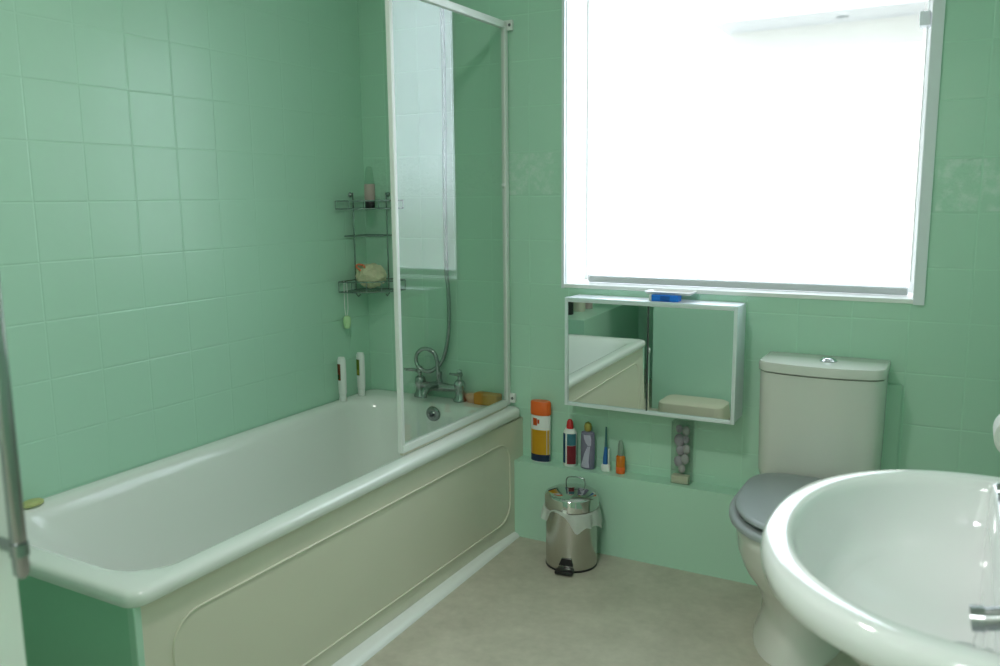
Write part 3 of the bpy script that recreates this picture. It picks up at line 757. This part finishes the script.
pillar_tap(-1.852, 0, 'chrome basin tap nearer the camera, on the washbasin')
pillar_tap(-1.43, .032, 'chrome basin tap nearer the window, on the washbasin')

# ------------------------------------------------------------------ toilet roll on the right wall
hd = thing('roll_holder', 'chrome toilet roll holder on the right wall beside the toilet', 'holder', (XR, -.45, .70))
bm = tube_bm([(2.288, -.515, .7115), (2.288, -.385, .7115)], .006, 10); link('rod', bm, M['chrome'], hd)
bm = tube_bm([(XR-.0005, -.385, .7115), (2.288, -.385, .7115)], .006, 10); merge(bm, tube_bm([(XR-.0005, -.385, .7115), (XR-.008, -.385, .7115)], .02, 16)); link('arm', bm, M['chrome'], hd)
rl = thing('toilet_roll', 'white toilet roll on its holder at the right edge', 'toilet roll', (2.288, -.45, .70))
bm = bmesh.new(); loft(bm, [[(2.288+r*math.cos(2*PI*i/40), yy, .70+r*math.sin(2*PI*i/40)) for i in range(40)] for r, yy in ((.018, -.50), (.051, -.50), (.053, -.498), (.053, -.402), (.051, -.40), (.018, -.40), (.018, -.50))], False, False)
link('paper', bm, M['paper'], rl)

# ------------------------------------------------------------------ door at the left foreground
dr = bpy.data.objects.new('door_1', None); col.objects.link(dr); dr['kind'] = 'structure'; dr['_o'] = [1.32, YF, 0]; dr.location = (1.32, YF, 0)
link('door_leaf', box_bm(1.300, 1.3395, YF+.012, -2.298, .01, 2.0, .002, 1), M['white_paint'], dr, False)
bm = tube_bm([(1.3395, -2.313, .945), (1.3725, -2.313, .945)], .006, 12)
merge(bm, tube_bm([(1.3395, -2.313, 1.24), (1.3725, -2.313, 1.24)], .006, 12))
merge(bm, tube_bm([(1.3725, -2.313, .916), (1.3725, -2.313, .921), (1.3725, -2.313, 1.262), (1.3725, -2.313, 1.267)], [.004, .0075, .0075, .004], 16))
merge(bm, tube_bm([(1.3725, -2.313, .939), (1.3725, -2.313, .951)], .0088, 16))
link('door_handle', bm, M['dull_chrome'], dr)

# ------------------------------------------------------------------ things only the cabinet mirror shows
def toiletry(label, x, y, mk, w, d, hgt, cap):
    t = thing('toiletry_bottle', label, 'bottle', (x, y, .5))
    link('body', lathe_bm([(w*.92, .5005), (w, .505), (w, .5+hgt*.78), (w*.6, .5+hgt*.85)], x, y, 24, 1, d/w), M[mk], t)
    link('cap', lathe_bm([(w*.5, .5+hgt*.85), (w*.5, .5+hgt*.99), (.0005, .5+hgt)], x, y, 20), M[cap], t)
toiletry('black bottle reflected at the left edge of the cabinet mirror', .045, -2.23, 'black', .03, .03, .24, 'black')
toiletry('cream bottle reflected in the cabinet mirror next to the black one', .055, -2.37, 'beige', .042, .03, .25, 'beige')
toiletry('pinkish brown bottle reflected in the cabinet mirror, right of the cream one', .06, -2.50, 'rose', .036, .03, .24, 'rose')
bm = bmesh.new()
loft(bm, [rrect(.65, 1.02, -2.24, -2.02, .05, 0, 8), rrect(.64, 1.03, -2.25, -2.01, .06, .02, 8), rrect(.65, 1.02, -2.24, -2.02, .05, .10, 8), rrect(.665, 1.005, -2.225, -2.035, .05, .11, 8), rrect(.70, .97, -2.19, -2.07, .04, .112, 8)])
tag(link('step_stool', bm, M['beige'], None, origin=(.84, -2.13, 0)), 'low cream step on the floor, reflected in the right cabinet mirror', 'step')

# ------------------------------------------------------------------ ceiling lamp (behind the photographer's view)
cl = thing('ceiling_lamp', 'round white ceiling lamp in the middle of the ceiling', 'lamp', (1.25, -1.75, ZC))
link('lamp_plate', lathe_bm([(.11, ZC-.0005), (.11, ZC-.02), (.0005, ZC-.021)], 1.25, -1.75, 32), M['white_plastic'], cl)
ld = bpy.data.lights.new('ceiling_bulb', 'AREA'); ld.shape = 'DISK'; ld.size = .18; ld.energy = 9; ld.color = (1, .98, .95)
lo = bpy.data.objects.new('ceiling_bulb', ld); col.objects.link(lo); lo.location = (1.25, -1.75, ZC-.03)
ld = bpy.data.lights.new('hall_light', 'AREA'); ld.shape = 'DISK'; ld.size = .5; ld.energy = 25; ld.color = (.98, .98, 1)
lo = bpy.data.objects.new('hall_light', ld); col.objects.link(lo); lo.location = (1.95, -3.85, ZC-.03)

# ------------------------------------------------------------------ daylight
w = bpy.data.worlds.new('sky'); bpy.context.scene.world = w; w.use_nodes = True
nt = w.node_tree; bg = nt.nodes['Background']; bg.inputs[1].default_value = 5.0
tc = nt.nodes.new('ShaderNodeTexCoord'); sp = nt.nodes.new('ShaderNodeSeparateXYZ'); nt.links.new(tc.outputs['Generated'], sp.inputs[0])
cr = nt.nodes.new('ShaderNodeValToRGB')   # overcast sky above, pale ground below the horizon
cr.color_ramp.elements[0].position = .48; cr.color_ramp.elements[0].color = (.43, .47, .50, 1)
cr.color_ramp.elements[1].position = .52; cr.color_ramp.elements[1].color = (.86, .96, 1.10, 1)
mp = nt.nodes.new('ShaderNodeMapRange'); mp.inputs['From Min'].default_value = -1; mp.inputs['From Max'].default_value = 1
nt.links.new(sp.outputs['Z'], mp.inputs['Value']); nt.links.new(mp.outputs[0], cr.inputs[0]); nt.links.new(cr.outputs[0], bg.inputs[0])
ld = bpy.data.lights.new('window_portal', 'AREA'); ld.shape = 'RECTANGLE'; ld.size = WX1-WX0; ld.size_y = WZ1-WZ0
ld.cycles.is_portal = True
lo = bpy.data.objects.new('window_portal', ld); col.objects.link(lo); lo.location = ((WX0+WX1)/2, .26, (WZ0+WZ1)/2)
lo.rotation_euler = (PI/2, 0, PI)      # faces -y, into the room
lo.rotation_euler = (-PI/2, 0, 0)
ld = bpy.data.lights.new('sun', 'SUN'); ld.energy = 4; ld.angle = .06; ld.color = (1, .95, .86)
lo = bpy.data.objects.new('sun', ld); col.objects.link(lo)
lo.rotation_euler = Vector((.15, 1, -.42)).to_track_quat('-Z', 'Y').to_euler()

# ------------------------------------------------------------------ camera
yaw, pit, rol = -.5063, .1603, -.0101
fwd = Vector((math.sin(yaw)*math.cos(pit), math.cos(yaw)*math.cos(pit), -math.sin(pit)))
r = Vector((math.cos(yaw), -math.sin(yaw), 0)); u = r.cross(fwd)
r2 = r*math.cos(rol)+u*math.sin(rol); u2 = -r*math.sin(rol)+u*math.cos(rol)
cd = bpy.data.cameras.new('camera'); cam = bpy.data.objects.new('camera', cd); col.objects.link(cam)
cd.sensor_width = 36; cd.lens = 842.46*36/1000; cd.clip_start = .02
mw = Matrix((r2, u2, -fwd)).transposed().to_4x4(); mw.translation = Vector((2.1497, -2.7582, 1.2742))
cam.matrix_world = mw
cd.dof.use_dof = True; cd.dof.focus_distance = 2.9; cd.dof.aperture_fstop = 5.0
sc = bpy.context.scene; sc.camera = cam

for o in bpy.data.objects:
    if '_o' in o: del o['_o']
sc.view_settings.view_transform = 'Standard'; sc.view_settings.look = 'None'; sc.view_settings.gamma = 1
sc.view_settings.exposure = 0.62; sc.view_settings.use_curve_mapping = False
sc.cycles.use_denoising = True
sc.cycles.max_bounces = 14; sc.cycles.diffuse_bounces = 8; sc.cycles.transparent_max_bounces = 16; sc.cycles.glossy_bounces = 6
sc.cycles.caustics_reflective = False; sc.cycles.caustics_refractive = False
sc.cycles.sample_clamp_indirect = 6
